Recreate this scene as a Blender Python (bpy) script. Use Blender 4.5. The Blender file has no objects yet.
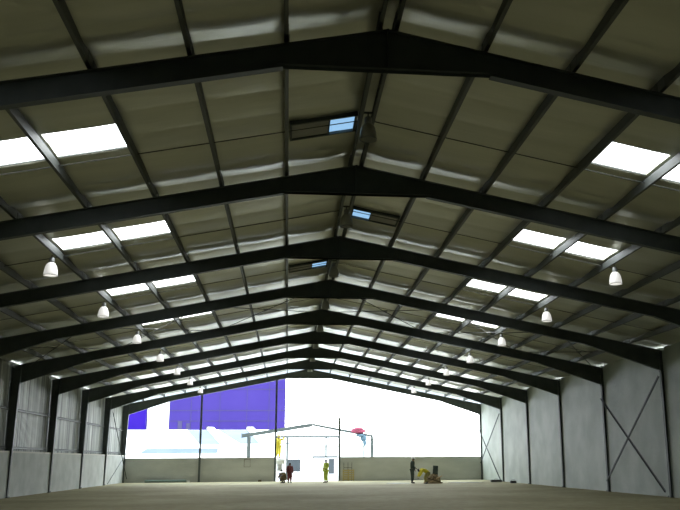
import bpy, bmesh, math, random
from mathutils import Vector, Matrix
random.seed(7)
sc = bpy.context.scene
C = sc.collection
PI = math.pi

# ---------------------------------------------------------------- materials
def mat(name, col, rough=0.7, metal=0.0, col2=None, scale=4.0, stretch=(1,1,1), bump=0.0, bscale=None,
        detail=4.0, emit=None, estr=0.0, lo=0.35, hi=0.65, spec=0.5):
    m = bpy.data.materials.new(name); m.use_nodes = True
    nt = m.node_tree; N = nt.nodes; L = nt.links
    b = N['Principled BSDF']
    b.inputs['Base Color'].default_value = (*col, 1)
    b.inputs['Roughness'].default_value = rough
    b.inputs['Metallic'].default_value = metal
    b.inputs['Specular IOR Level'].default_value = spec
    if col2 is not None or bump:
        tc = N.new('ShaderNodeTexCoord'); mp = N.new('ShaderNodeMapping')
        mp.inputs['Scale'].default_value = stretch
        L.new(tc.outputs['Object'], mp.inputs['Vector'])
    if col2 is not None:
        nz = N.new('ShaderNodeTexNoise'); nz.inputs['Scale'].default_value = scale
        nz.inputs['Detail'].default_value = detail
        L.new(mp.outputs['Vector'], nz.inputs['Vector'])
        cr = N.new('ShaderNodeValToRGB')
        cr.color_ramp.elements[0].position = lo; cr.color_ramp.elements[1].position = hi
        cr.color_ramp.elements[0].color = (*col, 1); cr.color_ramp.elements[1].color = (*col2, 1)
        L.new(nz.outputs['Fac'], cr.inputs['Fac']); L.new(cr.outputs['Color'], b.inputs['Base Color'])
    if bump:
        n2 = N.new('ShaderNodeTexNoise'); n2.inputs['Scale'].default_value = bscale or scale*3
        n2.inputs['Detail'].default_value = 5
        L.new(mp.outputs['Vector'], n2.inputs['Vector'])
        bp = N.new('ShaderNodeBump'); bp.inputs['Strength'].default_value = bump
        bp.inputs['Distance'].default_value = 0.03
        L.new(n2.outputs['Fac'], bp.inputs['Height']); L.new(bp.outputs['Normal'], b.inputs['Normal'])
    if emit:
        b.inputs['Emission Color'].default_value = (*emit, 1)
        b.inputs['Emission Strength'].default_value = estr
    return m

M = {}
M['steel'] = mat('dark_painted_steel', (.052,.066,.062), .55, col2=(.070,.086,.080), scale=2.5, bump=.1)
M['purlin'] = mat('primed_purlin_steel', (.075,.085,.078), .55, .15, col2=(.12,.13,.12), scale=1.5, stretch=(1,.3,1))
M['rod'] = mat('grey_rod_steel', (.06,.065,.06), .5, .3)
M['bolt'] = mat('bolt_steel', (.14,.14,.13), .4, .7)
M['lining'] = mat('foil_faced_roof_insulation', (.52,.53,.42), .28, .42, col2=(.60,.605,.485), scale=.9, stretch=(.35,2.2,1), bump=.2, bscale=4, spec=.6)
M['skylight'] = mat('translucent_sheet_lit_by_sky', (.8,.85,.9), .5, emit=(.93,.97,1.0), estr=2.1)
M['vent_pane'] = mat('vent_pane_painted_blue_sky_glow', (.3,.45,.6), .3, emit=(.28,.52,.80), estr=.30)  # clear pane; blue sky glow is put into its colour and emission
M['vent_board'] = mat('vent_blanking_board', (.30,.30,.26), .7, col2=(.36,.36,.31), scale=3)
M['render'] = mat('grey_cement_render', (.40,.43,.40), .9, col2=(.50,.53,.50), scale=1.2, bump=.35, bscale=9)
M['back_render'] = mat('beige_grey_cement_render', (.44,.45,.41), .85, col2=(.54,.545,.50), scale=.8, stretch=(.6,1,1.5), bump=.3, bscale=8)
M['panel'] = mat('pale_concrete_wall_panel', (.31,.355,.31), .6, col2=(.42,.47,.42), scale=.7, bump=.4, bscale=7, detail=7)
M['cladding'] = mat('galvanised_corrugated_cladding', (.16,.18,.17), .5, .25, col2=(.62,.66,.62), scale=1.4, stretch=(1,2.2,.12))
M['coping'] = mat('concrete_coping', (.62,.62,.56), .85)
M['glass_white'] = mat('white_acrylic_shade', (.86,.86,.82), .3, emit=(1,.98,.93), estr=.16)
M['acrylic_grey'] = mat('unlit_grey_acrylic_shade', (.42,.43,.38), .35)
M['cap_metal'] = mat('cast_aluminium', (.35,.36,.36), .4, .6)
M['white'] = mat('white_paint', (.85,.86,.86), .7)
M['offwhite'] = mat('off_white_render', (.80,.82,.84), .8, col2=(.88,.89,.9), scale=1)
M['purple'] = mat('purple_cladding', (.021,.0135,.095), .8, spec=.08, col2=(.027,.018,.11), scale=.12, lo=.3, hi=.7)
M['deep_purple'] = mat('deep_violet_cladding', (.009,.0025,.11), .8, spec=.08, col2=(.014,.004,.125), scale=.3)
M['purple_line'] = mat('dark_purple_joint', (.008,.006,.045), .7)
M['blue_roof'] = mat('pale_blue_corrugated_roof', (.050,.078,.112), .5, col2=(.066,.092,.125), scale=.5)
M['slate'] = mat('blue_grey_window_panel', (.035,.045,.052), .4)
M['hivis'] = mat('yellow_hi_vis_cloth', (.78,.68,.05), .8, col2=(.66,.56,.05), scale=9)
M['lime'] = mat('lime_hi_vis_cloth', (.42,.52,.05), .8, col2=(.30,.38,.05), scale=9)
M['dark_cloth'] = mat('dark_green_grey_overalls', (.035,.055,.05), .9, col2=(.06,.085,.075), scale=8)
M['maroon'] = mat('maroon_cloth', (.14,.035,.04), .9)
M['brown_cloth'] = mat('brown_cloth', (.13,.10,.05), .9)
M['navy'] = mat('navy_cloth', (.04,.05,.09), .9)
M['khaki'] = mat('khaki_cloth', (.34,.31,.12), .9)
M['skin'] = mat('skin', (.20,.10,.06), .6)
M['hair'] = mat('black_hair', (.02,.015,.012), .8)
M['helmet'] = mat('white_helmet_plastic', (.82,.82,.8), .35)
M['yhelmet'] = mat('yellow_helmet_plastic', (.7,.6,.08), .35)
M['boot'] = mat('dark_boot_leather', (.03,.025,.02), .7)
M['timber'] = mat('sawn_timber', (.38,.26,.13), .8, col2=(.50,.36,.19), scale=3, stretch=(1,8,8))
M['ply'] = mat('yellow_painted_timber', (.55,.45,.20), .8, col2=(.46,.38,.18), scale=4)
M['straw'] = mat('brown_rubble', (.26,.20,.12), .95, col2=(.36,.29,.17), scale=6, bump=.5)
M['tube'] = mat('grey_green_plastic_tube', (.16,.23,.21), .5)
M['alu'] = mat('aluminium_ladder', (.62,.65,.68), .35, .6)
M['black'] = mat('black_plastic', (.03,.03,.032), .6)
M['pink'] = mat('faded_pink_canvas', (.20,.03,.06), .8, col2=(.26,.05,.09), scale=3)
M['cyan'] = mat('pale_blue_canvas', (.07,.13,.17), .8)
M['floor_stain'] = mat('dark_floor_stain', (.16,.17,.16), .8)

m = M['closure'] = bpy.data.materials.new('added_translucent_closure_strip'); m.use_nodes = True
nt_ = m.node_tree; tr = nt_.nodes.new('ShaderNodeBsdfTranslucent'); tr.inputs['Color'].default_value = (.55,.58,.6,1)
nt_.links.new(tr.outputs['BSDF'], nt_.nodes['Material Output'].inputs['Surface'])
# floor : compacted sandy concrete, dusty streaks
def floor_mat():
    m = bpy.data.materials.new('dusty_concrete_floor'); m.use_nodes = True
    nt = m.node_tree; N = nt.nodes; L = nt.links; b = N['Principled BSDF']
    b.inputs['Roughness'].default_value = .85
    b.inputs['Specular IOR Level'].default_value = .12
    tc = N.new('ShaderNodeTexCoord')
    a = N.new('ShaderNodeTexNoise'); a.inputs['Scale'].default_value = .22; a.inputs['Detail'].default_value = 6
    c = N.new('ShaderNodeTexNoise'); c.inputs['Scale'].default_value = 3.0; c.inputs['Detail'].default_value = 8
    L.new(tc.outputs['Object'], a.inputs['Vector']); L.new(tc.outputs['Object'], c.inputs['Vector'])
    r = N.new('ShaderNodeValToRGB')
    r.color_ramp.elements[0].position = .35; r.color_ramp.elements[0].color = (.32,.30,.175,1)
    r.color_ramp.elements[1].position = .68; r.color_ramp.elements[1].color = (.46,.43,.27,1)
    r2 = N.new('ShaderNodeValToRGB')
    r2.color_ramp.elements[0].position = .3; r2.color_ramp.elements[0].color = (.78,.76,.72,1)
    r2.color_ramp.elements[1].position = .7; r2.color_ramp.elements[1].color = (1,1,1,1)
    mx = N.new('ShaderNodeMix'); mx.data_type = 'RGBA'; mx.blend_type = 'MULTIPLY'; mx.inputs[0].default_value = 1
    L.new(a.outputs['Fac'], r.inputs['Fac']); L.new(c.outputs['Fac'], r2.inputs['Fac'])
    L.new(r.outputs['Color'], mx.inputs[6]); L.new(r2.outputs['Color'], mx.inputs[7])
    L.new(mx.outputs[2], b.inputs['Base Color'])
    bp = N.new('ShaderNodeBump'); bp.inputs['Strength'].default_value = .35; bp.inputs['Distance'].default_value = .02
    L.new(c.outputs['Fac'], bp.inputs['Height']); L.new(bp.outputs['Normal'], b.inputs['Normal'])
    return m
M['floor'] = floor_mat()
M['yard'] = mat('pale_concrete_yard', (.62,.60,.54), .9, col2=(.72,.70,.65), scale=.4)

# ---------------------------------------------------------------- mesh helpers
def box(bm, x0,x1,y0,y1,z0,z1, m=None):
    vs = [bm.verts.new(Vector(p)) for p in ((x0,y0,z0),(x1,y0,z0),(x1,y1,z0),(x0,y1,z0),(x0,y0,z1),(x1,y0,z1),(x1,y1,z1),(x0,y1,z1))]
    if m is not None:
        for v in vs: v.co = m @ v.co
    for f in ((3,2,1,0),(4,5,6,7),(0,1,5,4),(1,2,6,5),(2,3,7,6),(3,0,4,7)):
        bm.faces.new([vs[i] for i in f])
    return vs

def bar(bm, a, b, w, h=None, up=(0,0,1)):
    """rectangular bar from a to b"""
    a = Vector(a); b = Vector(b); h = h or w
    d = (b-a); ln = d.length; d.normalize(); u = Vector(up)
    if abs(d.dot(u)) > .98: u = Vector((0,1,0))
    s = d.cross(u).normalized(); u = s.cross(d).normalized()
    m = Matrix((( d.x,s.x,u.x,a.x),(d.y,s.y,u.y,a.y),(d.z,s.z,u.z,a.z),(0,0,0,1)))
    box(bm, 0,ln,-w/2,w/2,-h/2,h/2, m)

def tube(bm, pts, r, n=8, cap=True):
    pts = [Vector(p) for p in pts]
    rs = r if isinstance(r, (list,tuple)) else [r]*len(pts)
    rings = []
    for i, p in enumerate(pts):
        d = (pts[min(i+1,len(pts)-1)]-pts[max(i-1,0)]).normalized()
        u = Vector((0,0,1)) if abs(d.z) < .95 else Vector((0,1,0))
        s = d.cross(u).normalized(); t = s.cross(d).normalized()
        rings.append([bm.verts.new(p + (s*math.cos(2*PI*k/n)+t*math.sin(2*PI*k/n))*rs[i]) for k in range(n)])
    for a, b in zip(rings, rings[1:]):
        for k in range(n): bm.faces.new((a[k],a[(k+1)%n],b[(k+1)%n],b[k]))
    if cap:
        bm.faces.new(rings[0][::-1]); bm.faces.new(rings[-1])

def lathe(bm, prof, c=(0,0,0), n=20, cap0=True, cap1=False):
    rings = [[bm.verts.new((c[0]+r*math.cos(2*PI*k/n), c[1]+r*math.sin(2*PI*k/n), c[2]+z)) for k in range(n)] for r, z in prof]
    for a, b in zip(rings, rings[1:]):
        for k in range(n): bm.faces.new((a[k],a[(k+1)%n],b[(k+1)%n],b[k]))
    if cap0: bm.faces.new(rings[0])
    if cap1: bm.faces.new(rings[-1])

def prism_xz(bm, poly, y0, y1):
    a = [bm.verts.new((x,y0,z)) for x,z in poly]; b = [bm.verts.new((x,y1,z)) for x,z in poly]
    n = len(poly)
    bm.faces.new(a); bm.faces.new(b[::-1])
    for i in range(n): bm.faces.new((a[i],b[i],b[(i+1)%n],a[(i+1)%n]))

def obj(name, bm, m, parent=None, smooth=False, bevel=0):
    if bevel:
        es = [e for e in bm.edges if len(e.link_faces) == 2 and e.calc_face_angle(0) > .5]
        bmesh.ops.bevel(bm, geom=es, offset=bevel, segments=1, affect='EDGES', profile=.5, clamp_overlap=True)
    bmesh.ops.recalc_face_normals(bm, faces=bm.faces)
    me = bpy.data.meshes.new(name); bm.to_mesh(me); bm.free()
    me.materials.append(m if not isinstance(m, str) else M[m])
    if smooth:
        for p in me.polygons: p.use_smooth = True
    o = bpy.data.objects.new(name, me); C.objects.link(o)
    if parent: o.parent = parent
    return o

def tag(o, label, cat, group=None, kind=None):
    o['label'] = label; o['category'] = cat
    if group: o['group'] = group
    if kind: o['kind'] = kind
    return o

def thing(name, label, cat, loc=(0,0,0), rz=0, group=None):
    o = bpy.data.objects.new(name, None); C.objects.link(o)
    o.location = loc; o.rotation_euler = (0,0,rz); o.empty_display_size = .2
    return tag(o, label, cat, group)

def struct(name, bm, m, parent=None, **k):
    o = obj(name, bm, m, parent, **k)
    if not parent: o['kind'] = 'structure'
    return o

def dup(root, loc, label, rz=None):
    r = root.copy(); C.objects.link(r); r.location = loc
    if rz is not None: r.rotation_euler = (0,0,rz)
    r['label'] = label
    for ch in list(root.children):
        c = ch.copy(); C.objects.link(c); c.parent = r
        for g in list(ch.children):
            d = g.copy(); C.objects.link(d); d.parent = c
    return r

nb = bmesh.new

# ---------------------------------------------------------------- building dimensions
Y1, BAY = 13.45, 6.952
def FY(i): return Y1 + (i-1)*BAY
ZT, SL = 8.633, .2            # rafter top at the ridge, roof slope
PH = .20                      # purlin depth
WIN, WOUT = 13.62, 14.05      # column inner / outer flange
YF = -8.0                     # wall behind the photographer
YB = FY(9) + .13
def rz(x): return ZT - SL*abs(x)
def ceil_z(x): return rz(x) + PH + .012
PX = [.136 + 1.534*k for k in range(9)]
PXL = [.136 + 1.564*k for k in range(9)]
PS = {1:PX, -1:PXL}
BC = [FY(i)+BAY/2 for i in range(-2, 9)]      # bay centres
MID = {i: FY(i)+BAY/2 for i in range(-1, 9)}   # MID[i] = bay between frame i and i+1
SKH = .67
SK0, SK1 = PX[3]+.09, PX[5]-.06

# ---------------------------------------------------------------- floor and yard
bm = nb(); box(bm, -14.6,14.6, YF-.3, YB+.35, -.3, 0); struct('floor', bm, 'floor')
bm = nb()
outer = [(-140,-90),(140,-90),(140,260),(-140,260)]; inner = [(-14.62,YF-.32),(14.62,YF-.32),(14.62,YB+.37),(-14.62,YB+.37)]
gt = [[bm.verts.new((x,y,z)) for x,y in q] for q in (outer,inner) for z in (-.02,-.3)]
for k in range(4):
    j = (k+1)%4
    bm.faces.new((gt[0][k],gt[0][j],gt[2][j],gt[2][k])); bm.faces.new((gt[1][k],gt[1][j],gt[3][j],gt[3][k]))
    bm.faces.new((gt[0][k],gt[0][j],gt[1][j],gt[1][k])); bm.faces.new((gt[2][k],gt[2][j],gt[3][j],gt[3][k]))
g = struct('ground', bm, 'yard')

# ---------------------------------------------------------------- roof lining (sagging insulation between seams), open at skylights
def make_ceiling():
    bm = nb()
    seam = BAY/6
    y0 = YF-.3; ys = set()
    j0 = math.floor((y0-Y1)/seam)-1
    j = j0
    while Y1 + j*seam < YB + .45:
        for q in (0,.06,.2,.35,.5,.65,.8,.94):
            ys.add(round(Y1 + (j+q)*seam, 4))
        j += 1
    for i in range(0,9):
        ys |= {round(MID[i]-SKH,4), round(MID[i]+SKH,4)}
    VENT = ((-1,FY(1)+4.45),(1,FY(2)+4.55),(-1,FY(3)+4.5))
    for _,yv in VENT: ys |= {round(yv-.41,4), round(yv+.41,4)}
    ys = sorted(y for y in ys if y0 <= y <= YB+.45)
    # drop near-duplicates that are not skylight edges
    keep = {round(MID[i]+s*SKH,4) for i in range(-1,9) for s in (-1,1)} | {round(yv+d,4) for _,yv in VENT for d in (-.41,.41)}
    ys2 = []
    for y in ys:
        if ys2 and y-ys2[-1] < .03:
            if y in keep: ys2[-1] = y
            continue
        ys2.append(y)
    ys = ys2
    def half(P):
        q_ = [0]
        for a, b in zip(P, P[1:]+[14.25]):
            for q in (0,.3,.7): q_.append(a+(b-a)*q)
        q_ += [.20, .78, 14.25, P[3]+.09, P[4]-.05, P[4]+.05, P[5]-.06]
        return sorted(set(round(x,4) for x in q_))
    xs = [-x for x in half(PXL)[:0:-1]] + half(PX)
    FRN = BAY
    def sag(x, y):
        q = ((y-Y1)/seam) % 1.0
        s = math.sin(PI*q)**.7 * .032
        ax = abs(x)
        k = (ax-.136)/1.55
        fx = .45+.55*math.sin(PI*(k%1.0))**2 if ax > .136 else .4
        jj = math.floor((y-Y1)/seam)
        rr = .7 + .6*(((jj*37+int(k)*61) % 17)/17.0)
        # blanket belly before each frame, shaped to reflect bright and dark bands
        u = FRN - ((y-Y1) % BAY)
        if 0 <= u < 2.9: belly = .13*(u/.7) if u < .7 else .13*(.5+.5*math.cos(PI*(u-.7)/2.2))
        else: belly = 0
        return s*fx*rr + belly*(.6+.4*fx)
    top = {}; 
    def open_cell(xa, xb, ya, yb):
        P = PX if xa+xb > 0 else PXL
        cx = abs((xa+xb)/2); cy = (ya+yb)/2
        for sg,yv in VENT:
            if (xa+xb)*sg > 0 and abs(cy-yv) < .41 and .20 < cx < .78: return True
        for i in range(0,9):
            if abs(cy-MID[i]) < SKH and ((P[3]+.09 < cx < P[4]-.05) or (P[4]+.05 < cx < P[5]-.06)): return True
        return False
    v = [[bm.verts.new((x, y, ceil_z(x)+.05-sag(x,y))) for y in ys] for x in xs]
    for a in range(len(xs)-1):
        for c in range(len(ys)-1):
            if open_cell(xs[a],xs[a+1],ys[c],ys[c+1]): continue
            bm.faces.new((v[a][c],v[a+1][c],v[a+1][c+1],v[a][c+1]))
    o = struct('ceiling', bm, 'lining', smooth=True)
    md = o.modifiers.new('thickness','SOLIDIFY'); md.thickness = .06; md.offset = 1
    return o
ceil_o = make_ceiling()
# outward side of the solidify must be up
ceil_o.modifiers['thickness'].offset = 1 if ceil_o.data.polygons[0].normal.z > 0 else -1

bm = nb()
for s_ in (-1,1):
    prism_xz(bm, [(0,rz(0)+.01),(s_*14.2,rz(14.2)+.01),(s_*14.2,ceil_z(14.2)+.04),(0,ceil_z(0)+.04)], FY(9)+.13, FY(9)+.15)
struct('added_verge_closure', bm, 'closure', ceil_o)  # strip added over the end gap, translucent so it reads bright
# skylights
def bayname(i):
    return {-1:'bay behind the camera', 0:'bay above the camera', 1:'nearest bay', 2:'second bay', 3:'third bay', 4:'rod-braced fourth bay',
            5:'fifth bay', 6:'sixth bay', 7:'seventh bay', 8:'farthest bay'}[i]
def make_skylight():
    t = thing('skylight_panel', 'x', 'skylight', group='roof skylight panels')
    w = 1.42; bm = nb()
    n = 18
    lo = []; 
    for a in range(n+1):
        x = -w/2 + w*a/n; z = .012*math.cos(2*PI*a/3)
        lo.append((x,z))
    va = [[bm.verts.new((x, y, z+SL*-x*1)) for x,z in lo] for y in (-SKH+.01, SKH-.01)]
    vb = [[bm.verts.new((x, y, z+.01+SL*-x)) for x,z in lo] for y in (-SKH+.01, SKH-.01)]
    for a in range(n):
        bm.faces.new((va[0][a],va[0][a+1],va[1][a+1],va[1][a]))
        bm.faces.new((vb[0][a],vb[0][a+1],vb[1][a+1],vb[1][a]))
        bm.faces.new((va[0][a],va[0][a+1],vb[0][a+1],vb[0][a]))
        bm.faces.new((va[1][a],va[1][a+1],vb[1][a+1],vb[1][a]))
    bm.faces.new((va[0][0],va[1][0],vb[1][0],vb[0][0])); bm.faces.new((va[0][n],va[1][n],vb[1][n],vb[0][n]))
    obj('translucent_sheet', bm, 'skylight', t)
    bm = nb()
    bm.free()
    for s in (-1,1):
        bm = nb(); bar(bm, (-w/2,s*(SKH-.012),SL*w/2-.03), (w/2,s*(SKH-.012),-SL*w/2-.03), .02,.03)
        obj('edge_trim', bm, 'purlin', t)
    return t
sk0 = make_skylight(); sk_first = True
for i in range(0,9):  # the unseen bay above the camera gets its pairs too, included for light
    for side in (-1,1):
        for w_, (xa,xb) in (('inner', (PS[side][3]+.09, PS[side][4]-.05)), ('outer', (PS[side][4]+.05, PS[side][5]-.06))):
            xc = side*(xa+xb)/2
            lab = 'bright %s skylight of the pair on the %s roof slope, %s' % (w_, 'left' if side < 0 else 'right', bayname(i))
            loc = (xc, MID[i], ceil_z(xc)+.09)
            if sk_first: sk = sk0; sk.location = loc; sk['label'] = lab; sk_first = False
            else: sk = dup(sk0, loc, lab)
            sk.rotation_euler = (0,0,PI if side < 0 else 0)
# ---------------------------------------------------------------- purlins
def make_purlin(name_pos, x, slope_side):
    bm = nb()
    # lipped C section swept along Y, lapped at each frame
    t_ = .006; hgt = PH; fl = .07
    s = slope_side
    ysr = [YF] + [FY(i) for i in range(0,10)]
    def cross(dx):
        return [(dx,0),(dx+fl*s,0),(dx+fl*s,.02),(dx+(fl-t_)*s,.02),(dx+(fl-t_)*s,t_),(dx+t_*s,t_),
                (dx+t_*s,hgt-t_),(dx+(fl-t_)*s,hgt-t_),(dx+(fl-t_)*s,hgt-.02),(dx+fl*s,hgt-.02),(dx+fl*s,hgt),(dx,hgt)]
    for k,(a,b) in enumerate(zip(ysr, ysr[1:])):
        off = .004*(k%2)*s
        prism_xz(bm, [(x+p-fl/2*s+off, rz(x)+.004+q*(.99 if k%2 else 1)) for p,q in cross(0)], a-(.35 if k else 0), min(b+.35, FY(9)+.1))
    o = obj('purlin', bm, 'purlin')
    return o
ordn = ['ridge', 'first', 'second', 'third', 'fourth', 'fifth', 'sixth', 'seventh', 'outermost']
for side in (-1,1):
    for k, x in enumerate(PS[side]):
        o = make_purlin('', side*x, side)
        sd = 'left' if side < 0 else 'right'
        if k == 0: lab = 'long grey steel purlin just %s of the roof ridge' % sd
        elif k == 8: lab = 'outermost grey steel purlin on the %s slope, near the eaves' % sd
        else: lab = 'grey steel purlin running the hall, %s down the %s slope from the ridge pair' % (ordn[k], sd)
        tag(o, lab, 'purlin', 'roof purlins')

# ---------------------------------------------------------------- portal frames
AH = 1.75      # half width of apex haunch
EH = 3.1       # length of eaves haunch
def rb(x):     # rafter underside away from haunches
    return rz(x) - .42
def make_frame(i):
    t = thing('portal_frame', 'x', 'portal frame', (0,FY(i),0), 0, 'steel portal frames')
    FW = .17; ft = .014; wt = .012
    for s in (-1,1):
        # column: tapered I section
        zc = rz(WIN)
        bm = nb()
        xi0, xi1 = WIN+.05, WIN   # inner flange at base / at knee
        if s < 0: xi0, xi1 = 13.80, 13.66
        xo = WOUT if s > 0 else 14.08
        prism_xz(bm, [(s*xi0,.03),(s*xo,.03),(s*xo,rz(xo)),(s*xi1,rz(xi1))], -wt/2, wt/2)
        prism_xz(bm, [(s*xi0,.03),(s*(xi0+ft),.03),(s*(xi1+ft),rz(xi1)),(s*xi1,rz(xi1))], -FW/2, FW/2)
        prism_xz(bm, [(s*(xo-ft),.03),(s*xo,.03),(s*xo,rz(xo)),(s*(xo-ft),rz(xo-ft))], -FW/2, FW/2)
        col = obj('column', bm, 'steel', t)
        bm = nb(); box(bm, min(s*(xi0-.05),s*(xo)), max(s*(xi0-.05),s*(xo)), -.14,.14, 0,.03)
        obj('base_plate', bm, 'steel', col)
        for yy in (-.11,.11):
            bm = nb(); lathe(bm, [(.018,.03),(.018,.055),(.011,.056),(.011,.075)], (s*(xi0-.025),yy,0), 8, True, True)
            obj('holding_down_bolt', bm, 'bolt', col)
        bm = nb(); box(bm, min(s*(xi1+ft),s*(xo-ft)), max(s*(xi1+ft),s*(xo-ft)), -FW/2+.01,FW/2-.01, 5.0,5.012)
        obj('stiffener', bm, 'steel', col)
        # rafter
        bm = nb()
        x0, x1 = .012, xi1
        top = [(s*x0,rz(x0)),(s*x1,rz(x1))]; bot = [(s*x1,rb(x1)),(s*x0,rb(x0))]
        prism_xz(bm, top+bot, -wt/2, wt/2)
        prism_xz(bm, [(s*x0,rz(x0)),(s*x1,rz(x1)),(s*x1,rz(x1)-ft),(s*x0,rz(x0)-ft)], -FW/2, FW/2)
        xa, xb = AH, x1-EH
        prism_xz(bm, [(s*xa,rb(xa)+ft),(s*xb,rb(xb)+ft),(s*xb,rb(xb)),(s*xa,rb(xa))], -FW/2, FW/2)
        obj('rafter', bm, 'steel', t)
        # eaves haunch
        zk = 5.06
        bm = nb()
        prism_xz(bm, [(s*xb,rb(xb)+.004),(s*x1,rb(x1)+.004),(s*x1,zk),(s*xb,rb(xb)-.006)], -wt/2-.001, wt/2+.001)
        prism_xz(bm, [(s*xb,rb(xb)),(s*x1,zk+ft),(s*x1,zk),(s*xb,rb(xb)-ft)], -FW/2, FW/2)
        box(bm, min(s*(x1-.012),s*x1), max(s*(x1-.012),s*x1), -FW/2-.01, FW/2+.01, zk-.05, rz(x1))
        obj('eaves_haunch', bm, 'steel', t)
        # end-plate bolts
    # apex haunch
    bm = nb(); za = 7.928
    prism_xz(bm, [(-AH,rb(AH)),(0,rb(0)+.005),(AH,rb(AH)),(AH,za+.0),(-AH,za)], -wt/2-.002, wt/2+.002)
    box(bm, -AH-.12, AH+.12, -FW/2,FW/2, za-.014, za)
    for s in (-1,1):
        box(bm, min(0,s*.012),max(0,s*.012), -FW/2-.015,FW/2+.015, za-.03, rz(0))
    obj('apex_haunch', bm, 'steel', t)
    # purlin cleats
    c0 = None
    for s in (-1,1):
        for x in PS[s]:
            xx = s*(x-.035-.008)
            if c0 is None or s*c0['side'] < 0:
                bm = nb(); box(bm, -.004,.004, -.06,.06, 0,.16); box(bm, min(-s*.09,0),max(-s*.09,0), -.06,.06, 0,.006)
                c0 = obj('purlin_cleat', bm, 'steel', t); c0['side'] = s; c = c0
            else:
                c = c0.copy(); C.objects.link(c); c.parent = t
            c.location = (xx, 0, rz(x)+.003)
    return t
fl = {1:'nearest dark steel portal frame, its rafters crossing the top of the picture',
      2:'dark steel portal frame second from the camera, below the first skylight pairs',
      3:'dark steel portal frame third from the camera',
      4:'fourth dark steel portal frame, at the near side of the roof rod bracing',
      5:'fifth dark steel portal frame, at the far side of the roof rod bracing',
      6:'sixth dark steel portal frame, just beyond the rod-braced pair',
      7:'dark steel portal frame seventh from the camera, two before the open end',
      8:'dark steel portal frame last but one before the open end',
      9:'end gable portal frame of dark steel framing the bright open end'}
fr0 = make_frame(1); fr0['label'] = fl[1]
for i in range(2,10): dup(fr0, (0,FY(i),0), fl[i])

# ---------------------------------------------------------------- sag rods in every bay
for i in range(0,9):
    for side in (-1,1):
        bm = nb(); y = MID[i]+.76
        pts = [(side*x, y, rz(x)+.12) for x in (PS[side][0]+.05, PS[side][8]-.05)]
        tube(bm, pts, .011, 6)
        o = obj('sag_rod', bm, 'rod')
        nm = bayname(i) if i else 'bay above the photographer'
        tag(o, 'thin steel sag rod tying the purlins on the %s slope, %s' % ('left' if side<0 else 'right', nm), 'tie rod', 'purlin sag rods')

# ---------------------------------------------------------------- roof rod bracing between frames 4 and 5
def rod(name, a, b, r, label, cat, group, clev=True):
    bm = nb(); tube(bm, [a,b], r, 8)
    o = obj(name, bm, 'rod')
    tag(o, label, cat, group)
    bm = nb(); m = (Vector(a)+Vector(b))/2; d = (Vector(b)-Vector(a)).normalized()
    tube(bm, [m-d*.13, m+d*.13], r*2, 8); obj('turnbuckle', bm, 'bolt', o)
    return o
pan = [(.25,5.0),(5.0,9.5),(9.5,13.3)]
pn = ['beside the ridge','midway down the slope','next to the eaves']
for side in (-1,1):
    for q,(a,b) in enumerate(pan):
        ya, yb = FY(4)+.1, FY(5)-.1
        dz = -.16
        sd = 'left' if side < 0 else 'right'
        rod('bracing_rod', (side*a,ya,rz(a)+dz),(side*b,yb,rz(b)+dz), .016, 'roof bracing rod running outward and away, %s, %s slope' % (pn[q],sd), 'bracing rod', 'roof bracing rods')
        rod('bracing_rod', (side*b,ya,rz(b)+dz+.04),(side*a,yb,rz(a)+dz+.04), .016, 'roof bracing rod running inward and away, %s, %s slope' % (pn[q],sd), 'bracing rod', 'roof bracing rods')
# wall cross braces
def xbrace(label, x, yA, yB, za0, zb0, za1, zb1, w=.07):
    t = thing('wall_cross_brace', label, 'cross brace', (x,0,0), 0, 'wall cross braces')
    for k,(p,q,dx) in enumerate((((0,yA,za0),(0,yB,zb0),-.014),((0,yA,za1),(0,yB,zb1),.014))):
        bm = nb()
        a = Vector(p)+Vector((dx,0,0)); b = Vector(q)+Vector((dx,0,0))
        bar(bm, a, b, .008, w, up=(0,0,1)); 
        # outstanding leg of the angle
        d = (b-a).normalized(); n = d.cross(Vector((1,0,0))).normalized()
        sgn = 1 if k else -1
        bar(bm, a+n*w/2+Vector((.026*sgn,0,0)), b+n*w/2+Vector((.026*sgn,0,0)), .05, .008, up=tuple(n))
        obj('brace_angle', bm, 'steel', t)
    bm = nb(); ym = (yA+yB)/2
    return t
xbrace('large steel cross brace on the right wall between fourth and fifth frames', 13.56, FY(4)+.12, FY(5)-.12, .22, 4.42, 4.85, .5)
xbrace('small distant steel cross brace on the right wall in the last bay', 13.56, FY(8)+.12, FY(9)-.12, .12, 3.9, 4.8, 1.3)
xbrace('steel cross brace on the left wall in the last bay, by the open end', -13.58, FY(8)+.12, FY(9)-.12, .12, 2.3, 4.9, .3)

# ---------------------------------------------------------------- right wall: pale panels slotted between the columns
bm = nb()
ysx = [YF-.1] + [FY(i) for i in range(0,10)]
for a,b in zip(ysx, ysx[1:]):
    o_ = .012
    box(bm, 13.76,13.98, a+o_, b-o_, 0, 5.86)
    box(bm, 13.76,13.98, a+.2, b-.2, 5.86, 6.02)
wr = struct('wall_right', bm, 'panel')
bm = nb(); box(bm, 14.06,14.2, YF-.1, YB, 0, 5.99); struct('wall_right', bm, 'cladding', wr)
wr.children[0].name = 'outer_sheeting'
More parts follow.
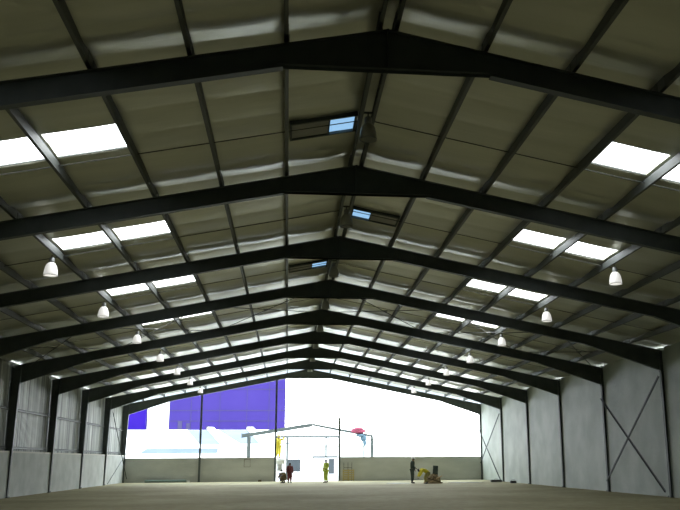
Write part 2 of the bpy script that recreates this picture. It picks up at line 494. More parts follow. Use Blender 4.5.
# ---------------------------------------------------------------- left wall: rendered dado and corrugated sheeting above
bm = nb()
for a,b in zip(ysx, ysx[1:]):
    box(bm, -14.04,-13.86, a+.012, b-.012, 0, 1.96)
wl = struct('wall_left', bm, 'render')
bm = nb()
for a,b in zip(ysx, ysx[1:]):
    box(bm, -14.05,-13.84, a+.1, b-.1, 1.96, 2.03)
struct('dado_coping', bm, 'coping', wl)
bm = nb()
y = YF-.1; rows = []
P_ = .19
while y < YB+.1:
    for d,x in ((0,0),(.05,0),(.075,.035),(.14,.035),(.165,0)):
        rows.append((y+d, -14.16+x))
    y += P_
va = [bm.verts.new((x,y,.0)) for y,x in rows]; vb = [bm.verts.new((x,y,6.03)) for y,x in rows]
vc = [bm.verts.new((x-.004,y,.0)) for y,x in rows]; vd = [bm.verts.new((x-.004,y,6.03)) for y,x in rows]
for k in range(len(rows)-1):
    bm.faces.new((va[k],va[k+1],vb[k+1],vb[k])); bm.faces.new((vc[k],vc[k+1],vd[k+1],vd[k]))
struct('corrugated_sheeting', bm, 'cladding', wl)
# girts on the left wall
for nm, z in (('lower',2.14),('middle',3.85)):
    for i in range(3,9):
        bm = nb()
        a, b = FY(i)+.09, FY(i+1)-.09
        box(bm, -14.10,-13.98, a,b, z,z+.006); box(bm, -14.10,-14.094, a,b, z,z+.10); box(bm,-13.984,-13.978,a,b,z,z+.03)
        box(bm, -14.10,-13.98, a,b, z+.094,z+.10)
        o = obj('wall_girt', bm, 'steel')
        tag(o, '%s horizontal steel rail across the corrugated sheeting on the left wall, %s' % (nm, bayname(i)), 'rail', 'left wall rails')

# ---------------------------------------------------------------- back dado, posts
bm = nb(); box(bm, -13.86,-2.58, YB,YB+.2, 0,1.76); box(bm, 2.50,13.76, YB,YB+.2, 0,1.76)
box(bm, -14.16,-13.86, YB,YB+.2, 0,5.9); box(bm, 13.76,14.2, YB,YB+.2, 0,5.9)
wb = struct('wall_back', bm, 'back_render')
bm = nb(); box(bm, -13.9,-2.57, YB-.02,YB+.22, 1.76,1.80); box(bm, 2.49,13.8, YB-.02,YB+.22, 1.76,1.80)
struct('coping', bm, 'back_render', wb)
# gable wall behind the photographer with a big roller-door opening
bm = nb()
box(bm, -14.2,-4, YF-.3,YF-.1, 0,5.95); box(bm, 4,14.2, YF-.3,YF-.1, 0,5.95); box(bm, -4,4, YF-.3,YF-.1, 4.5,5.95)
prism_xz(bm, [(-14.2,5.95),(14.2,5.95),(0,8.85)], YF-.3,YF-.1)
struct('wall_front', bm, 'panel')
bm = nb(); box(bm, -4.1,4.1, YF-.36,YF-.31, 0,4.6)
struct('door_1', bm, 'cap_metal')

def post(x, ztop, label):
    bm = nb(); w=.15; y0=FY(9)-.02
    box(bm, x-w/2,x+w/2, y0-.06,y0-.052, 0.012,ztop); box(bm, x-w/2,x+w/2, y0+.052,y0+.06, 0.012,ztop); box(bm, x-.004,x+.004, y0-.052,y0+.052, 0.012,ztop)
    box(bm, x-.11,x+.11, y0-.09,y0+.09, 0,.012)
    tag(obj('gable_post', bm, 'steel'), label, 'post', 'gable posts at the open end')
post(-8.22, rb(8.22)+.0, 'slim steel gable post rising from the back wall before the purple tower')
post(-2.50, 7.91, 'tall slim steel post at the left side of the doorway gap')
post(2.44, 4.85, 'slim steel post, top cut off for sky glare, at the right side of the doorway gap')  # top left off to stand in for glare swallowing it

# ---------------------------------------------------------------- high bay lamps
def make_lamp(shade_mat, nm):
    t = thing(nm, 'x', 'lamp', (0,0,0))
    bm = nb(); tube(bm, [(0,0,0),(0,0,-.10)], .012, 8); 
    obj('hanger', bm, 'rod', t)
    bm = nb(); lathe(bm, [(.02,-.07),(.06,-.08),(.075,-.10),(.08,-.19),(.07,-.215),(.045,-.22)], n=16, cap1=True)
    obj('ballast_housing', bm, 'cap_metal', t, smooth=False)
    bm = nb()
    prof = [(.05,-.215),(.085,-.23),(.12,-.27),(.15,-.33),(.17,-.42),(.182,-.52),(.185,-.58)]
    inner = [(r-.006,z) for r,z in prof[::-1]]
    lathe(bm, prof+inner, n=24, cap0=False)
    obj('shade', bm, shade_mat, t, smooth=True)
    bm = nb(); lathe(bm, [(.188,-.585),(.188,-.57),(.178,-.57),(.178,-.585)], n=24, cap0=False)
    obj('rim', bm, 'cap_metal', t)
    bm = nb(); lathe(bm, [(.02,-.22),(.035,-.26),(.045,-.34),(.04,-.40),(.01,-.44)], n=12, cap0=True, cap1=True)
    obj('bulb', bm, 'glass_white', t, smooth=True)
    return t
l0 = make_lamp('glass_white', 'high_bay_lamp'); l0['group'] = 'white high bay lamps'
first = True
for i in range(2,9):
    for side in (-1,1):
        x = side*(PS[side][5]+(.08 if side < 0 else .07))
        loc = (x, MID[i]+.05, rz(PS[side][5])+.0)
        lab = 'white bell-shaped high bay lamp hanging on the %s side, %s' % ('left' if side<0 else 'right', bayname(i))
        if first: l0.location = loc; l0['label'] = lab; first = False
        else: dup(l0, loc, lab)
r0 = make_lamp('acrylic_grey', 'ridge_lamp'); r0['group'] = 'grey lamps under the ridge'
for ch in r0.children:
    if ch.name.startswith('bulb'):
        ch.data = ch.data.copy(); ch.data.materials[0] = M['acrylic_grey']
first = True
for i in range(1,9):
    loc = (.0, MID[i]+.2, rz(0)+.03)
    lab = 'unlit grey bell lamp hanging under the roof ridge, %s' % bayname(i)
    if first: r0.location = loc; r0['label'] = lab; first = False
    else: dup(r0, loc, lab)
# crossbars carrying the ridge lamps
for i in range(1,9):
    bm = nb(); box(bm, -PX[0]+.037, PX[0]-.037, MID[i]+.17, MID[i]+.23, rz(0)+.03, rz(0)+.06)
    tag(obj('lamp_bracket', bm, 'purlin'), 'short steel bracket between the ridge purlins holding the grey lamp, %s' % bayname(i), 'bracket', 'ridge lamp brackets')

# ---------------------------------------------------------------- framed vents beside the ridge
def make_vent(side, y, label):
    t = thing('roof_vent', label, 'vent', (0,y,0), 0, 'framed roof vents')
    x0, x1 = PS[side][0]+.06, PS[side][1]-.06
    def Z(x, d): return rz(x)+d
    bm = nb()
    for yy in (-.45,.45):
        bar(bm, (side*x0,yy,Z(x0,.20)),(side*x1,yy,Z(x1,.20)), .06,.10)
    for xx in (x0+.03, x1-.03):
        bar(bm, (side*xx,-.42,Z(xx,.20)),(side*xx,.42,Z(xx,.20)), .04,.10)
    obj('trimmer_frame', bm, 'steel', t)
    xm = x0+(x1-x0)*.40
    bm = nb(); bar(bm, (side*(x0+.05),0,Z(x0+.05,.215)),(side*xm,0,Z(xm,.215)), .84,.012)
    o = obj('sky_glow_pane', bm, 'vent_pane', t); o['label'] = 'pane with painted pale blue sky glow'
    bm = nb(); bar(bm, (side*(xm+.03),0,Z(xm+.03,.195)),(side*(x1-.05),0,Z(x1-.05,.195)), .84,.014)
    obj('blanking_board', bm, 'vent_board', t)
    bm = nb(); bar(bm, (side*(xm+.015),-.42,Z(xm,.19)),(side*(xm+.015),.42,Z(xm,.19)), .03,.06)
    obj('mullion', bm, 'steel', t)
    return t
make_vent(-1, FY(1)+4.45, 'framed roof vent with painted blue sky glow left of the ridge, nearest of the three')
make_vent(1, FY(2)+4.55, 'framed roof vent with painted blue sky glow right of the ridge, second bay')
make_vent(-1, FY(3)+4.5, 'framed roof vent left of the ridge in the third bay, the farthest one')

# ---------------------------------------------------------------- people
def skin_mesh(name, pts, edges, m, parent, sub=1, root=0):
    """pts: list of ((x,y,z), r)"""
    me = bpy.data.meshes.new(name+'_tmp'); me.from_pydata([p for p,_ in pts], edges, [])
    o = bpy.data.objects.new(name, me); C.objects.link(o)
    md = o.modifiers.new('skin','SKIN')
    for k,(p,r) in enumerate(pts):
        rr = r if isinstance(r,(tuple,list)) else (r,r)
        me.skin_vertices[0].data[k].radius = rr
        me.skin_vertices[0].data[k].use_root = (k == root)
    if sub:
        s = o.modifiers.new('sub','SUBSURF'); s.levels = sub; s.render_levels = sub
    bpy.context.view_layer.update()
    dg = bpy.context.evaluated_depsgraph_get()
    me2 = bpy.data.meshes.new_from_object(o.evaluated_get(dg))
    o.modifiers.clear(); o.data = me2
    me2.materials.clear(); me2.materials.append(M[m])
    for p in me2.polygons: p.use_smooth = True
    o.parent = parent
    bpy.data.meshes.remove(me)
    return o

def V(*a): return Vector(a)
def person(label, loc, rz_, J, top, legs, helmet, boots='boot', group=None, bulk=1.18):
    """J: joints in local space, facing -Y.  pelvis, chest, neck, head, and per side hand/elbow/shoulder, hip/knee/ankle"""
    t = thing('person', label, 'person', loc, rz_)
    P = {k: V(*v) for k,v in J.items()}
    pts = []; ed = []; idx = {}; BK = [1]
    def add(n, p, r, par=None):
        idx[n] = len(pts); r = tuple(q*BK[0] for q in r) if isinstance(r, tuple) else r*BK[0]; pts.append((tuple(p), r))
        if par is not None: ed.append((idx[par], idx[n]))
    add('pelvis', P['pelvis'], (.13,.10))
    add('waist', P['pelvis'].lerp(P['chest'],.5), (.12,.09), 'pelvis')
    add('chest', P['chest'], (.15,.11), 'waist')
    add('neck', P['neck'], .055, 'chest')
    d = (P['head']-P['neck']).normalized()
    add('chin', P['head']-d*.05, .075, 'neck')
    add('crown', P['head']+d*.06, .085, 'chin')
    for s in 'LR':
        add('sh'+s, P['sh'+s], .058, 'chest'); add('el'+s, P['el'+s], .042, 'sh'+s); add('wr'+s, P['wr'+s], .027, 'el'+s)
        add('hip'+s, P['hip'+s], .085, 'pelvis'); add('kn'+s, P['kn'+s], .058, 'hip'+s); add('an'+s, P['an'+s], .04, 'kn'+s)
        hd = (P['wr'+s]-P['el'+s]).normalized()
        add('palm'+s, P['wr'+s]+hd*.07, (.035,.02), 'wr'+s)
        f = V(0,-1,0) ; ft = P['an'+s]+V(0,-.13,-.05)
        add('toe'+s, ft, .032, 'an'+s)
    body = skin_mesh('body', pts, ed, 'skin', t)
    # fingers joined into the body surface
    bm = nb(); bm.from_mesh(body.data)
    for s in 'LR':
        hd = (P['wr'+s]-P['el'+s]).normalized()
        side = hd.cross(V(0,1,.2)).normalized(); curl = side.cross(hd).normalized()
        b0 = P['wr'+s]+hd*.075
        for q,ln in zip((-1.5,-.5,.5,1.5),(.065,.078,.082,.07)):
            a = b0+side*q*.018
            tube(bm, [a, a+hd*ln*.5+curl*.006, a+hd*ln*.95+curl*.028], [.009,.0085,.006], 6)
        a = P['wr'+s]+hd*.03+side*.03
        tube(bm, [a, a+side*.03+hd*.025, a+side*.035+hd*.06], [.011,.010,.007], 6)
    # face: nose, ears
    h = P['head']; fw = V(0,-1,0)
    fw = (fw - d*fw.dot(d)).normalized(); rt = d.cross(fw).normalized()
    tube(bm, [h+fw*.075+d*.01, h+fw*.105-d*.025], [.008,.016], 6)
    for k in (-1,1):
        tube(bm, [h+rt*k*.080-d*.03, h+rt*k*.088+d*.02], [.012,.018], 6)
    bm.to_mesh(body.data); bm.free()
    md = body.modifiers.new('fuse','REMESH'); md.mode = 'VOXEL'; md.voxel_size = .0085; md.use_smooth_shade = True
    md = body.modifiers.new('thin','DECIMATE'); md.ratio = .25
    bpy.context.view_layer.update()
    me3 = bpy.data.meshes.new_from_object(body.evaluated_get(bpy.context.evaluated_depsgraph_get()))
    body.modifiers.clear(); body.data = me3
    me3.materials.clear(); me3.materials.append(M['skin'])
    for k in (-1,1):
        bm = nb(); c = h+fw*.086+rt*k*.032+d*.012
        bmesh.ops.create_uvsphere(bm, u_segments=8, v_segments=6, radius=.011, matrix=Matrix.Translation(c))
        obj('eye', bm, 'hair', t)
    bm = nb(); tube(bm, [h+fw*.088-d*.055-rt*.025, h+fw*.094-d*.058, h+fw*.088-d*.055+rt*.025], .006, 6)
    obj('mouth', bm, 'maroon', t)
    # hair cap / helmet
    def dome(r, z0, squash, brim):
        bm = nb(); m = Matrix.Translation(h+d*z0) @ d.to_track_quat('Z','Y').to_matrix().to_4x4()
        n=16; rings=[]
        for a in range(6):
            th = a/5*PI/2
            rings.append([bm.verts.new(m @ V(r*math.cos(th)*math.cos(2*PI*k/n), r*1.12*math.cos(th)*math.sin(2*PI*k/n), r*squash*math.sin(th))) for k in range(n)] if a<5 else [bm.verts.new(m @ V(0,0,r*squash))])
        for a in range(4):
            for k in range(n): bm.faces.new((rings[a][k],rings[a][(k+1)%n],rings[a+1][(k+1)%n],rings[a+1][k]))
        for k in range(n): bm.faces.new((rings[4][k],rings[4][(k+1)%n],rings[5][0]))
        if brim:
            ro = [bm.verts.new(m @ V(r*1.18*math.cos(2*PI*k/n), r*1.12*1.18*math.sin(2*PI*k/n)-.015, -.012)) for k in range(n)]
            for k in range(n): bm.faces.new((rings[0][k],rings[0][(k+1)%n],ro[(k+1)%n],ro[k]))
        return bm
    obj('hair', dome(.097, .005, 1.0, False), 'hair', t, smooth=True)
    if helmet: obj('helmet', dome(.125, .04, .95, True), helmet, t, smooth=True)
    # jacket
    BK[0] = bulk
    pts=[]; ed=[]; idx={}
    add('waist', P['pelvis'].lerp(P['chest'],-.2), (.13,.105)); add('mid', P['pelvis'].lerp(P['chest'],.5), (.155,.12),'waist')
    add('chest', P['chest'], (.175,.13), 'mid'); add('col', P['chest'].lerp(P['neck'],.75), .075, 'chest')
    for s in 'LR':
        add('sh'+s, P['sh'+s], .08, 'chest'); add('el'+s, P['el'+s], .06, 'sh'+s); add('wr'+s, P['wr'+s].lerp(P['el'+s],.06), .043, 'el'+s)
    skin_mesh('jacket', pts, ed, top, t)
    # trousers
    pts=[]; ed=[]; idx={}
    add('pel', P['pelvis']+V(0,0,-.02), (.095,.085))
    for s in 'LR':
        add('hip'+s, P['hip'+s], .105, 'pel'); add('kn'+s, P['kn'+s], .078, 'hip'+s); add('an'+s, P['an'+s].lerp(P['kn'+s],.1), .062, 'kn'+s)
    skin_mesh('trousers', pts, ed, legs, t)
    for s in 'LR':
        a = P['an'+s]
        skin_mesh('boot', [((a.x,a.y,a.z+.08),.052),((a.x,a.y+.01,a.z-.03),.05),((a.x,a.y-.09,a.z-.045),.045),((a.x,a.y-.18,a.z-.05),.035)], [(0,1),(1,2),(2,3)], boots, t)
    return t
def stand(h=1.75, arms=None, lean=0, spread=.11):
    k = h/1.75
    J = dict(pelvis=(0,0,.95), chest=(0,-lean*.5,1.30), neck=(0,-lean*.9,1.50), head=(0,-lean*1.0-.015,1.62),
        shL=(.20,-lean*.7,1.41), shR=(-.20,-lean*.7,1.41), elL=(.25,.02-lean*.6,1.13), elR=(-.25,.02-lean*.6,1.13),
        wrL=(.27,-.08-lean,.88), wrR=(-.27,-.08-lean,.88),
        hipL=(.10,0,.88), hipR=(-.10,0,.88), knL=(spread,-.03,.48), knR=(-spread,-.02,.48), anL=(spread+.01,.02,.085), anR=(-spread-.01,.02,.085))
    if arms: J.update(arms)
    return {a:(x*k,y*k,z*k) for a,(x,y,z) in J.items()}
# worker in yellow on the trestle, reaching up to the post
person('worker in yellow hi-vis suit standing on the white platform, reaching for the post', (-2.28,70.0,1.72), math.radians(40),
       stand(1.82, dict(elL=(.30,-.28,1.42), wrL=(.12,-.45,1.58), elR=(-.28,-.25,1.22), wrR=(-.10,-.42,1.38), knR=(-.16,-.12,.5), anR=(-.22,.03,.085))), 'hivis', 'hivis', 'yhelmet', bulk=1.4)
# green worker in the doorway
person('worker in lime green hi-vis suit standing in the doorway gap', (1.2,64.0,0), math.radians(-50),
       stand(1.62, dict(elL=(.30,-.05,1.15), wrL=(.14,-.28,1.10))), 'lime', 'lime', None)
# dark overalls, white helmet
person('worker in dark overalls and white helmet standing beside the rubble heap', (6.82,59.6,0), math.radians(70),
       stand(1.72, dict(elR=(-.26,-.10,1.15), wrR=(-.18,-.30,1.0)), lean=.06), 'dark_cloth', 'dark_cloth', 'helmet', bulk=1.3)
# bending worker in yellow
J = dict(pelvis=(0,.18,.72), chest=(0,-.14,.92), neck=(0,-.33,.93), head=(0,-.45,.88),
     shL=(.19,-.25,.90), shR=(-.19,-.25,.90), elL=(.24,-.38,.66), elR=(-.24,-.38,.66), wrL=(.16,-.50,.44), wrR=(-.16,-.50,.44),
     hipL=(.10,.16,.66), hipR=(-.10,.16,.66), knL=(.15,-.10,.40), knR=(-.15,-.02,.38), anL=(.15,.06,.085), anR=(-.15,.12,.085))
person('worker in yellow hi-vis jacket bending down over the rubble heap', (7.50,58.1,0), math.radians(-82), J, 'hivis', 'khaki', None, bulk=1.25)
# maroon standing and brown crouching at the trestle
person('person in maroon clothes standing right of the white trestle', (-1.38,63.9,0), math.radians(20),
       stand(1.40), 'maroon', 'maroon', None, bulk=1.25)
Jc = dict(pelvis=(0,.12,.30), chest=(0,-.04,.58), neck=(0,-.12,.74), head=(0,-.17,.85),
     shL=(.18,-.08,.68), shR=(-.18,-.08,.68), elL=(.24,-.25,.48), elR=(-.24,-.25,.48), wrL=(.12,-.42,.38), wrR=(-.12,-.42,.38),
     hipL=(.10,.08,.28), hipR=(-.10,.08,.28), knL=(.17,-.24,.42), knR=(-.17,-.24,.42), anL=(.15,-.02,.085), anR=(-.15,-.02,.085))
person('person in brown clothes crouching beside the white trestle', (-1.78,63.6,0), math.radians(-60), Jc, 'brown_cloth', 'brown_cloth', None)

# white trestle / platform with ladder
t = thing('work_platform', 'white work platform on legs carrying the worker in yellow', 'platform', (-2.09,70.0,-.02))
bm = nb(); box(bm, -.42,.42,-.35,.35,1.62,1.705); obj('deck', bm, 'white', t, bevel=.005)
bm = nb(); box(bm, -.40,.30,-.38,-.36,1.30,1.61); obj('skirt_board', bm, 'white', t)
for sx in (-.34,.30):
    for sy in (-.30,.30):
        bm = nb(); bar(bm, (sx,sy,1.62),(sx*1.1,sy*1.15,0), .07,.05); obj('leg', bm, 'white', t)
for z in (.35,.75,1.1):
    bm = nb(); 
    bar(bm, (-.36,-.335,z),(.32,-.335,z), .03,.05); obj('rung', bm, 'white', t)
bm = nb(); box(bm, -.26,.12,-.33,-.31,.8,1.34); obj('back_panel', bm, 'alu', t)
t = thing('storage_bin', 'dark blue bin standing under the white work platform', 'bin', (-2.06,69.95,-.02))
bm = nb(); lathe(bm, [(.10,.0),(.14,.62),(.155,.63),(.155,.66)], n=16, cap1=True); obj('tub', bm, 'navy', t)
bm = nb(); tube(bm, [(-.15,0,.6),(-.19,0,.5),(-.14,0,.42)], .01, 6); obj('handle', bm, 'black', t)

# ---------------------------------------------------------------- rubble heap with board
def rubble(x, y, r, h, label):
    bm = nb(); n = 26; m_ = 14
    rg = random.Random(3)
    rows = []
    for a in range(m_+1):
        q = a/m_
        rows.append([bm.verts.new((r*q*math.cos(2*PI*k/n)*(1+.15*math.sin(3*k)), .7*r*q*math.sin(2*PI*k/n), h*(1-q**2.6)*(1+.28*rg.uniform(-1,1)) if a < m_ else -.01)) for k in range(n)])
    for a in range(m_):
        for k in range(n): bm.faces.new((rows[a][k],rows[a][(k+1)%n],rows[a+1][(k+1)%n],rows[a+1][k]))
    for k in range(46):
        a = rg.uniform(0,2*PI); q = rg.uniform(.1,.9)
        s = rg.uniform(.04,.11)
        mm = Matrix.Translation((r*q*math.cos(a),.7*r*q*math.sin(a),h*(1-q**2.6)+.02)) @ Matrix.Rotation(rg.uniform(0,3),4,Vector((rg.random(),rg.random(),rg.random())).normalized())
        box(bm, -s,s,-s*.6,s*.6,-s*.5,s*.5,mm)
    o = obj('rubble_heap', bm, 'straw'); o.location = (x,y,0)
    tag(o, label, 'rubble', kind='stuff')
rubble(8.15, 59.0, .60, .50, 'low brown heap of rubble and offcuts on the floor')
for k,(x0,y0,z0,x1,y1,z1,lab) in enumerate(((7.7,58.25,.03,8.62,58.3,.50,'sawn timber plank lying slanted in front of the rubble heap'),
                              (7.65,58.15,.35,8.65,58.2,.05,'dark timber plank sloping down to the right off the rubble heap'))):
    bm = nb(); bar(bm,(x0,y0,z0),(x1,y1,z1),.12,.05)
    tag(obj('plank', bm, 'timber' if not k else 'brown_cloth'), lab, 'plank')
bm = nb(); box(bm, -.17,.17,-.06,.06,0,1.14, Matrix.Rotation(.06,4,'Y')); o = obj('upright_board', bm, 'dark_cloth', bevel=.01); o.location = (8.38,59.75,.012)
tag(o, 'dark grey narrow board standing upright behind the rubble heap', 'board')

# ---------------------------------------------------------------- things on the floor by the back wall
bm = nb(); tube(bm, [(-12.15,68.6,.10),(-9.1,68.6,.10)], .10, 14, False); tube(bm, [(-12.15,68.6,.10),(-9.1,68.6,.10)], .088, 14, False)
tag(obj('plastic_tube', bm, 'tube', smooth=True), 'long grey green tube lying on the floor along the back wall', 'tube')
bm = nb(); box(bm, -9.02,-8.86,68.5,68.68,0,.12); tag(obj('carton', bm, 'white', bevel=.01), 'small white box at the right end of the long tube', 'box')
bm = nb(); box(bm, -3.75,-3.5,68.6,68.8,0,.14); tag(obj('brick', bm, 'brown_cloth', bevel=.01), 'small dark block at the foot of the back wall near the doorway gap', 'block')
def tray(x, y, w, label):
    t = thing('toolbox', label, 'box', (x,y,0))
    bm = nb(); box(bm, -w/2,w/2,-.15,.15,0,.16); obj('case', bm, 'black', t, bevel=.012)
    bm = nb(); tube(bm, [(-.12,0,.16),(-.12,0,.22),(.12,0,.22),(.12,0,.16)], .012, 6); obj('handle', bm, 'black', t)
tray(12.9, 60.9, .75, 'larger black box on the floor by the far right cross brace')
tray(13.2, 57.4, .36, 'smaller black box on the floor by the right wall, nearer one')
bm = nb()
n=22; c = [(1.25*math.cos(2*PI*k/n)*(1+.12*math.sin(5*k)), .55*math.sin(2*PI*k/n)*(1+.1*math.cos(3*k))) for k in range(n)]
va = [bm.verts.new((x,y,.012)) for x,y in c]; vb = [bm.verts.new((x,y,0.001)) for x,y in c]
bm.faces.new(va); bm.faces.new(vb[::-1])
for k in range(n): bm.faces.new((va[k],vb[k],vb[(k+1)%n],va[(k+1)%n]))
o = obj('floor_patch', bm, 'floor_stain'); o.location = (10.6,60.2,0); tag(o, 'dark stained patch on the floor before the right end of the back wall', 'sheet')  # thin flat piece standing for a dark stain on the floor
bm = nb()
va = [bm.verts.new((x*.7,y*.8,.012)) for x,y in c]; vb = [bm.verts.new((x*.7,y*.8,0.001)) for x,y in c]
bm.faces.new(va); bm.faces.new(vb[::-1])
for k in range(n): bm.faces.new((va[k],vb[k],vb[(k+1)%n],va[(k+1)%n]))
o = obj('floor_patch', bm, 'tube'); o.location = (5.95,60.0,0); tag(o, 'grey green sheet on the floor left of the worker in dark overalls', 'sheet')

# yellow timber crate frame leaning on back wall, wire stand over it
t = thing('pallet', 'yellow timber pallet leaning on the back wall right of the doorway gap', 'pallet', (3.15,68.95,0))
for k in range(5):
    bm = nb(); z = .08+.165*k; box(bm, -.43,.43,-.02,.0, z,z+.09); obj('board', bm, 'ply', t)
for x in (-.40,0,.40):
    bm = nb(); box(bm, x-.04,x+.04,0,.08,0,.86); obj('runner', bm, 'ply', t)
t = thing('wire_stand', 'thin dark wire stand rising behind the yellow pallet', 'stand', (3.1,69.1,0))
for x in (-.30,.02,.32):
    bm = nb(); tube(bm, [(x,0,0),(x*1.0,0,1.38)], .017, 6); obj('upright', bm, 'black', t)
bm = nb(); tube(bm, [(-.30,0,1.0),(.32,0,1.0)], .014, 6); obj('crossbar', bm, 'black', t)
# thin wire loop hung on the back wall
bm = nb(); tube(bm, [(-4.86,YB-.035,1.66),(-4.86,YB-.035,1.10),(-4.40,YB-.035,1.10),(-4.40,YB-.035,1.66),(-4.86,YB-.035,1.66)], .02, 6)
tag(obj('wire_loop', bm, 'brown_cloth'), 'thin square wire loop hung against the back wall left of the doorway gap', 'wire')

# ---------------------------------------------------------------- outside: canopy frame
YC = 75.1
t = thing('canopy_frame', 'low dark steel canopy frame standing outside the doorway gap', 'canopy frame', (0,YC,-.02))
def cp(name, a, b, w, h): 
    bm = nb(); bar(bm, a, b, w, h); return obj(name, bm, 'steel', t)
cp('post', (-4.80,0,0),(-4.80,0,3.55), .30,.30)
cp('post', (5.57,0,0),(5.57,0,3.48), .24,.24)
cp('post', (4.98,1.2,0),(4.98,1.2,3.55), .12,.12)
cp('post', (-1.60,0,0),(-1.60,0,3.45), .16,.16)
cp('rafter', (-5.42,0,3.62),(.45,0,4.52), .16,.30)
cp('rafter', (.45,0,4.56),(5.66,0,3.56), .16,.20)
cp('tie_beam', (-2.6,0,3.54),(2.72,0,3.52), .14,.18)
cp('hanger', (1.66,0,1.9),(1.66,0,3.43), .13,.13)
cp('door_head', (.52,0,1.86),(2.66,0,1.86), .12,.15)
cp('door_post', (.58,0,0),(.58,0,1.82), .06,.06)
cp('eaves_bracket', (-5.4,0,3.45),(-5.4,0,3.85), .06,.06)
# canvas bundle over the canopy rafter
t = thing('canvas_bundle', 'pink and pale blue canvas bundle slung over the right canopy rafter', 'canvas', (4.45,YC-.1,0))
def blob(name, pts, m, seed):
    rg = random.Random(seed); bm = nb()
    for (x,z,rx,rz2) in pts:
        bmesh.ops.create_icosphere(bm, subdivisions=2, radius=1, matrix=Matrix.Translation((x,0,z)) @ Matrix.Diagonal((rx,.3,rz2,1)))
    for v in bm.verts: v.co += Vector((rg.uniform(-.03,.03),rg.uniform(-.04,.04),rg.uniform(-.03,.03)))
    o = obj(name, bm, m, t, smooth=True); return o
blob('pink_canvas', [(-.30,4.02,.42,.22),(.15,3.98,.46,.2),(-.05,4.15,.42,.16)], 'pink', 1)['label'] = 'pink canvas fold'
blob('blue_canvas', [(.10,3.60,.40,.15),(.40,3.36,.28,.28),(.48,3.0,.16,.26)], 'cyan', 2)['label'] = 'pale blue canvas fold'

# outside: white building behind the doorway
t = thing('white_outbuilding', 'overexposed white building with dark windows seen through the doorway gap', 'building', (0,80,-.02))
bm = nb(); box(bm, -7,9,0,8,0,2.9); obj('wall', bm, 'offwhite', t)
bm = nb(); prism_xz(bm, [(-7.2,2.9),(9.2,2.9),(9.2,3.0),(-7.2,3.1)], -.3,8.2); obj('roof', bm, 'white', t)
def pane(x0,x1,z0,z1):
    bm = nb(); box(bm, x0,x1,-.04,.0,z0,z1); o = obj('window', bm, 'slate', t)
    bm = nb(); 
    for (a,b,c_,d) in ((x0-.05,x1+.05,z0-.06,z0),(x0-.05,x1+.05,z1,z1+.05),(x0-.05,x0,z0,z1),(x1,x1+.05,z0,z1)): box(bm,a,b,-.08,0,c_,d)
    obj('window_frame', bm, 'white', o)
pane(-1.62,-.40,.62,1.68); pane(2.12,2.62,.40,1.72)
bm = nb(); bar(bm, (-.62,-.5,0),(-.62,-.5,2.15), .06); obj('downpipe', bm, 'slate', t)
bm = nb(); box(bm, -2.4,1.0,-.35,.0,3.04,3.12); obj('gutter', bm, 'blue_roof', t)

# outside: neighbouring shed with pale blue corrugated roof
t = thing('neighbouring_shed', 'low white shed with pale blue corrugated roof strips beyond the left of the back wall', 'building', (0,96,-.02))
bm = nb(); box(bm, -40,6,0,18,0,2.35); obj('wall', bm, 'offwhite', t)
def roofz(y): return 2.35 + (y+.4)*.30
bm = nb()
prism = [(-.4,2.35),(9.0,roofz(9.0)),(9.0,2.36),(-.4,2.35)]
v0 = [bm.verts.new((x,y,z)) for x in (-40,6) for y,z in ((-.4,2.36),(9.0,roofz(9.0)),(18.4,2.36))]
bm.faces.new((v0[0],v0[3],v0[4],v0[1])); bm.faces.new((v0[1],v0[4],v0[5],v0[2])); bm.faces.new((v0[0],v0[1],v0[2])); bm.faces.new((v0[3],v0[5],v0[4]))
obj('roof', bm, 'white', t)
def strip(xa0,xa1,xb0,xb1,ya,yb,name='blue_sheeting',m='blue_roof'):
    bm = nb(); n = 24; rows = []
    for k in range(n+1):
        q = k/n; yy = ya+(yb-ya)*q; z = roofz(yy)+(.11 if k%2 else .03)
        rows.append([bm.verts.new((xa0+(xb0-xa0)*q,yy,z)), bm.verts.new((xa1+(xb1-xa1)*q,yy,z)),
                     bm.verts.new((xa1+(xb1-xa1)*q,yy,z-.02)), bm.verts.new((xa0+(xb0-xa0)*q,yy,z-.02))])
    for a_,b_ in zip(rows, rows[1:]):
        for k in range(4): bm.faces.new((a_[k],a_[(k+1)%4],b_[(k+1)%4],b_[k]))
    bm.faces.new(rows[0]); bm.faces.new(rows[-1])
    o = obj(name, bm, m, t); o['label'] = 'pale blue sheeting strip'
strip(-11.2,-8.4,-13.2,-10.6, 3.0,8.8)
strip(-6.7,-3.9,-9.6,-6.2, 3.0,8.8)
strip(-17.0,-9.0,-16.6,-9.0, -.3,1.3)
for xa,xb in ((-8.2,-10.6),(-3.9,-6.0)):
    bm = nb(); bar(bm, (xa,2.0,roofz(2.0)+.12),(xb,8.9,roofz(8.9)+.22), .75,.25); obj('ridge_capping', bm, 'white', t)
bm = nb()
bar(bm, (-17.2,-.3,roofz(-.3)+.05),(-15.6,8.9,roofz(8.9)+.05), .08,.06); obj('roof_seam', bm, 'blue_roof', t)

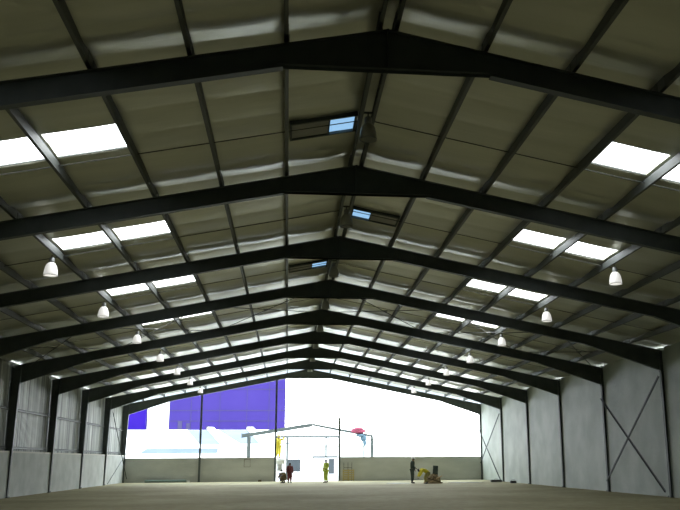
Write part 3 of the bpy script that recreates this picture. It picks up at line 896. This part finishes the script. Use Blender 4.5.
# outside: purple towers
def tower(name, label, x0,x1,y0,y1,z1,m,lines,wins):
    t = thing(name, label, 'building', (0,y0,-.02))
    bm = nb(); box(bm, x0,x1,0,y1-y0,0,z1); obj('wall', bm, m, t)
    for z in lines[0]: bm = nb(); box(bm, x0,x1,-.05,.0,z-.04,z+.04); obj('cladding_joint', bm, 'purple_line', t)
    for x in lines[1]: bm = nb(); box(bm, x-.03,x+.03,-.04,.0,5,z1); obj('cladding_joint', bm, 'purple_line', t)
    for (a,b,c_,d) in wins:
        bm = nb(); box(bm, a,b,-.08,.0,c_,d); obj('window', bm, 'purple_line', t)
tower('purple_tower', 'large purple clad building behind the shed roofs, the wider one', -18.7,-2.05,130,146,22,'purple',
      ([7.3,8.8,11.9],[-15.6,-11.5,-7.6,-4.4]), [(-17.4,-16.8,6.1,7.3),(-16.2,-15.7,6.0,7.0),(-13.4,-12.9,6.0,6.6)])
tower('purple_tower', 'small deep violet building behind the shed roofs at far left of the open end', -30.5,-21.95,130,142,12,'deep_purple', ([],[]), [])
tower('white_tower', 'overexposed white building between the two purple ones', -21.9,-18.75,131,143,15,'white', ([],[]), [])

# ---------------------------------------------------------------- world
w = bpy.data.worlds.new('overcast_sky'); sc.world = w; w.use_nodes = True
N = w.node_tree.nodes; L = w.node_tree.links
bg = N['Background']; bg.inputs['Strength'].default_value = 2.6
tc = N.new('ShaderNodeTexCoord'); sp = N.new('ShaderNodeSeparateXYZ'); cr = N.new('ShaderNodeValToRGB')
L.new(tc.outputs['Generated'], sp.inputs['Vector']); L.new(sp.outputs['Z'], cr.inputs['Fac']); L.new(cr.outputs['Color'], bg.inputs['Color'])
cr.color_ramp.elements[0].position = 0; cr.color_ramp.elements[0].color = (.96,.98,1,1)
cr.color_ramp.elements[1].position = .6; cr.color_ramp.elements[1].color = (.80,.90,1,1)

# ---------------------------------------------------------------- camera
cam_d = bpy.data.cameras.new('camera'); cam = bpy.data.objects.new('camera', cam_d); C.objects.link(cam)
F = Vector((0.11338531,0.96955469,0.21704257)); R = Vector((0.99337605,-0.11472774,-0.00644774)); U = Vector((-0.01864937,-0.21633597,0.97614085))
cam.matrix_world = Matrix(((R.x,U.x,-F.x,-1.5553),(R.y,U.y,-F.y,0),(R.z,U.z,-F.z,1.504),(0,0,0,1)))
cam_d.sensor_width = 36; cam_d.lens = 867.806/680*36
cam_d.shift_x = (340-390.187)/680; cam_d.shift_y = (267.638-255)/680
cam_d.clip_end = 1000
sc.camera = cam
sc.view_settings.view_transform = 'Standard'; sc.view_settings.look = 'None'
sc.view_settings.gamma = 1; sc.view_settings.use_curve_mapping = False
sc.view_settings.exposure = 1.8
